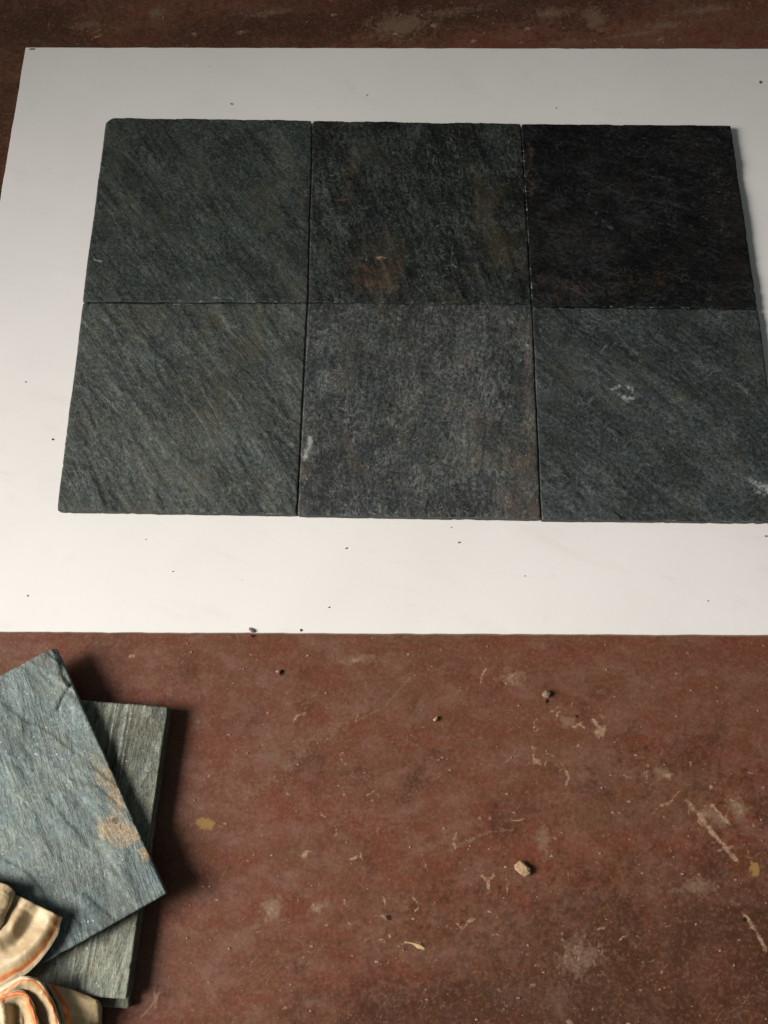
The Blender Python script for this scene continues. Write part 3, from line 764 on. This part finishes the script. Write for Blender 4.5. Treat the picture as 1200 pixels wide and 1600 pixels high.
# bright inner gathers
cloth_sheet('cloth_gather', [
    [(58, 1575, .014), (58, 1600, .014), (58, 1640, .012), (56, 1720, .008)],
    [(46, 1572, .022), (46, 1598, .024), (46, 1640, .022), (44, 1720, .016)],
    [(34, 1570, .034), (35, 1598, .036), (36, 1640, .034), (34, 1720, .026)],
    [(24, 1566, .030), (25, 1596, .030), (26, 1640, .028), (24, 1720, .022)],
    [(12, 1560, .040), (16, 1592, .044), (18, 1640, .042), (16, 1720, .032)],
    [(0, 1552, .044), (5, 1588, .049), (8, 1640, .047), (6, 1720, .036)],
    [(-16, 1556, .036), (-10, 1588, .038), (-8, 1640, .038), (-10, 1720, .030)],
    [(-40, 1570, .030), (-36, 1600, .036), (-34, 1640, .036), (-36, 1720, .028)],
    [(-80, 1580, .006), (-78, 1606, .008), (-76, 1650, .008), (-78, 1720, .004)],
], [60, 54, 48, 42, 36, 36, 42, 50, 70], cloth, seed=13, nv=70, squash=True)
cloth_sheet('cloth_base', [
    [(100, 1560, .0165), (104, 1590, .006), (106, 1640, -.004), (104, 1730, -.006)],
    [(70, 1556, .0165), (74, 1590, .008), (76, 1640, -.002), (74, 1730, -.005)],
    [(30, 1556, .018), (34, 1590, .010), (36, 1640, .0), (34, 1730, -.004)],
    [(-30, 1566, .018), (-26, 1600, .010), (-24, 1640, .0), (-26, 1730, -.005)],
], [70, 76, 84, 95], cloth, seed=15)

# ------------------------------------------------------------------ loose bits
def crumb_material(name, a, b, rough=0.8):
    m = NT(name)
    co = m.coord()
    c = m.mix(m.ramp(m.noise(co, 320, 4, 0.7), 0.32, 0.68), a, b)
    m.link(c, m.bsdf.inputs['Base Color'])
    m.bsdf.inputs['Roughness'].default_value = rough
    m.link(m.bump(m.noise(co, 500, 3), 0.5, 0.0006), m.bsdf.inputs['Normal'])
    return m.mat
M_TAN = crumb_material('tan_stone', (0.26, 0.15, 0.08), (0.42, 0.28, 0.17))
M_PINK = crumb_material('pinkish_stone', (0.17, 0.10, 0.07), (0.27, 0.18, 0.13))
M_STRAW = crumb_material('straw_sliver', (0.32, 0.22, 0.09), (0.45, 0.34, 0.17))
M_DIRT = crumb_material('dark_dirt', (0.04, 0.033, 0.028), (0.13, 0.10, 0.085))
M_GREYB = crumb_material('grey_brown_dirt', (0.12, 0.09, 0.08), (0.26, 0.2, 0.18))

def stone(name, px, py, z, rx, ry, rz, ang, mat, seed, label=None, cat=None, group=None, rough=0.35, parent=None):
    """irregular faceted chip resting on level z, radii in mm"""
    bm = bmesh.new()
    bmesh.ops.create_icosphere(bm, subdivisions=2, radius=1)
    r = random.Random(seed)
    planes = [(np.array([r.gauss(0, 1), r.gauss(0, 1), r.gauss(0, 0.8)]), r.uniform(0.55, 0.9)) for _ in range(9)]
    planes = [(n / np.linalg.norm(n), d) for n, d in planes]
    V = []
    for v in bm.verts:
        p = np.array(v.co)
        for n, d in planes:
            k = p @ n - d
            if k > 0: p = p - n * k * 0.92
        p = p * (1 + rough * 0.3 * (r.random() - 0.5))
        V.append(p)
    V = np.array(V) * np.array([rx, ry, rz]) / 1000
    F = [[v.index for v in f.verts] for f in bm.faces]
    bm.free()
    V[:, 2] -= V[:, 2].min()
    c, s = math.cos(math.radians(ang)), math.sin(math.radians(ang))
    V[:, :2] = V[:, :2] @ np.array([[c, s], [-s, c]])
    p = spot(px, py, z)
    o = mesh_obj(name, V, F, mat, parent, smooth=False)
    o.location = (p[0], p[1], z + 0.0001)
    if label: tag(o, label, cat, group)
    return o

stone('stone_chip', 816, 1356, FLOOR_Z, 11, 8.5, 4.5, -35, M_TAN, 21, 'angular tan stone chip lying on the bare red floor', 'stone chip')
stone('pebble', 853, 1085, FLOOR_Z, 5.5, 5.0, 4.0, 10, M_PINK, 22, 'small round pinkish pebble on the red floor beside a dark pit', 'pebble')
stone('plaster_crumb', 681, 1124, FLOOR_Z, 4.2, 3.2, 2.4, 60, M_TAN, 23, 'small cream plaster crumb with a dark hollow on the red floor', 'crumb')
stone('plaster_crumb', 435, 1050, FLOOR_Z, 3.6, 2.6, 2.6, 20, M_TAN, 24, 'pale crumb beside a black pit on the floor near the board', 'crumb')
stone('dirt_clod', 393, 985, 0.0, 4.5, 2.6, 2.2, -40, M_GREYB, 25, 'greyish dirt clod hanging on the white board\'s edge', 'dirt clod')

def sliver(name, pts, widths, mat, label, cat, z0=FLOOR_Z, lift=0.0025):
    n = 16
    P = catmull([spot(a, b, z0) for a, b in pts], n)
    w = np.interp(np.linspace(0, 1, n), np.linspace(0, 1, len(widths)), widths) / 1000
    t = np.gradient(P, axis=0); t /= np.linalg.norm(t, axis=1)[:, None]
    nn = np.stack([-t[:, 1], t[:, 0], 0 * t[:, 0]], 1)
    k = np.linspace(0, 1, n)
    up = np.array([0, 0, 1]) * (lift * np.sin(k * math.pi) ** 0.7)[:, None]
    rows = [P + nn * w[:, None] + [0, 0, .0002], P + up + [0, 0, .0005] + nn * w[:, None] * 0.2, P - nn * w[:, None] + [0, 0, .0002]]
    V = np.concatenate(rows)
    F = []
    for r in range(2):
        for i in range(n - 1):
            F.append([r * n + i, (r + 1) * n + i, (r + 1) * n + i + 1, r * n + i + 1])
    for i in range(n - 1):
        F.append([2 * n + i, i, i + 1, 2 * n + i + 1])
    o = mesh_obj(name, V, F, mat, smooth=False, origin=P[n // 2])
    return tag(o, label, cat)
sliver('wood_sliver', [(632, 1472), (644, 1473), (655, 1477), (664, 1482)], [0.8, 1.4, 3.8, 1.5], M_STRAW, 'straw-coloured tapered sliver lying on the red floor', 'sliver')

specks = [(362, 163, 2.0), (573, 149, 1.3), (1187, 129, 3.0), (82, 687, 1.8), (40, 597, 1.3), (717, 848, 1.7), (541, 857, 1.6), (869, 169, 1.1),
          (43, 931, 1.3), (270, 893, 1.0), (1106, 939, 1.2), (514, 949, 1.3), (470, 985, 2.0), (705, 824, 1.0), (1196, 838, 1.8), (228, 843, 0.8), (820, 900, 0.9)]
for k, (x, y, s) in enumerate(specks):
    s *= 0.85
    stone('dirt_speck', x, y, 0.0, s * 1.15, s * 0.8, s * 0.5, 37 * k, M_DIRT if k % 3 < 2 else M_GREYB, 60 + k,
          'tiny dark dirt speck lying loose on the white board', 'dirt speck', 'dirt specks on the white board')
# brown knock on the board's corner
stone('dirt_smudge', 50, 77, 0.0, 5.5, 1.6, 0.5, 5, M_PINK, 90, 'reddish brown dirt smudge on the corner of the white board', 'dirt')

# grit strewn over the floor: too small and too many to count
def grit():
    r = random.Random(8)
    V, F = [], []
    for k in range(520):
        if k < 400: x, y = r.uniform(270, 1215), r.uniform(1005, 1615)
        else: x, y = r.uniform(-20, 1215), r.uniform(-10, 66)
        p = spot(x, y, FLOOR_Z)
        s = r.choice([0.5, 0.5, 0.7, 0.7, 0.9, 1.2, 1.6]) / 1000
        n = r.choice([4, 5, 6]); b = len(V); a0 = r.uniform(0, 6.28)
        el = r.uniform(1, 2.0)
        for lvl, sc in ((0.0, 1.0), (0.5, 0.7)):
            for i in range(n):
                a = a0 + 6.283 * i / n; q = s * sc * r.uniform(0.7, 1.2)
                V.append((p[0] + q * el * math.cos(a), p[1] + q * math.sin(a), FLOOR_Z + 0.00005 + lvl * s))
        for i in range(n):
            j = (i + 1) % n
            F.append([b + i, b + j, b + n + j, b + n + i])
        F.append([b + n + i for i in range(n)])
    o = mesh_obj('plaster_grit', V, F, M_PINK, smooth=False)
    tag(o, 'fine pale plaster grit strewn over the red floor', 'grit', kind='stuff')
grit()
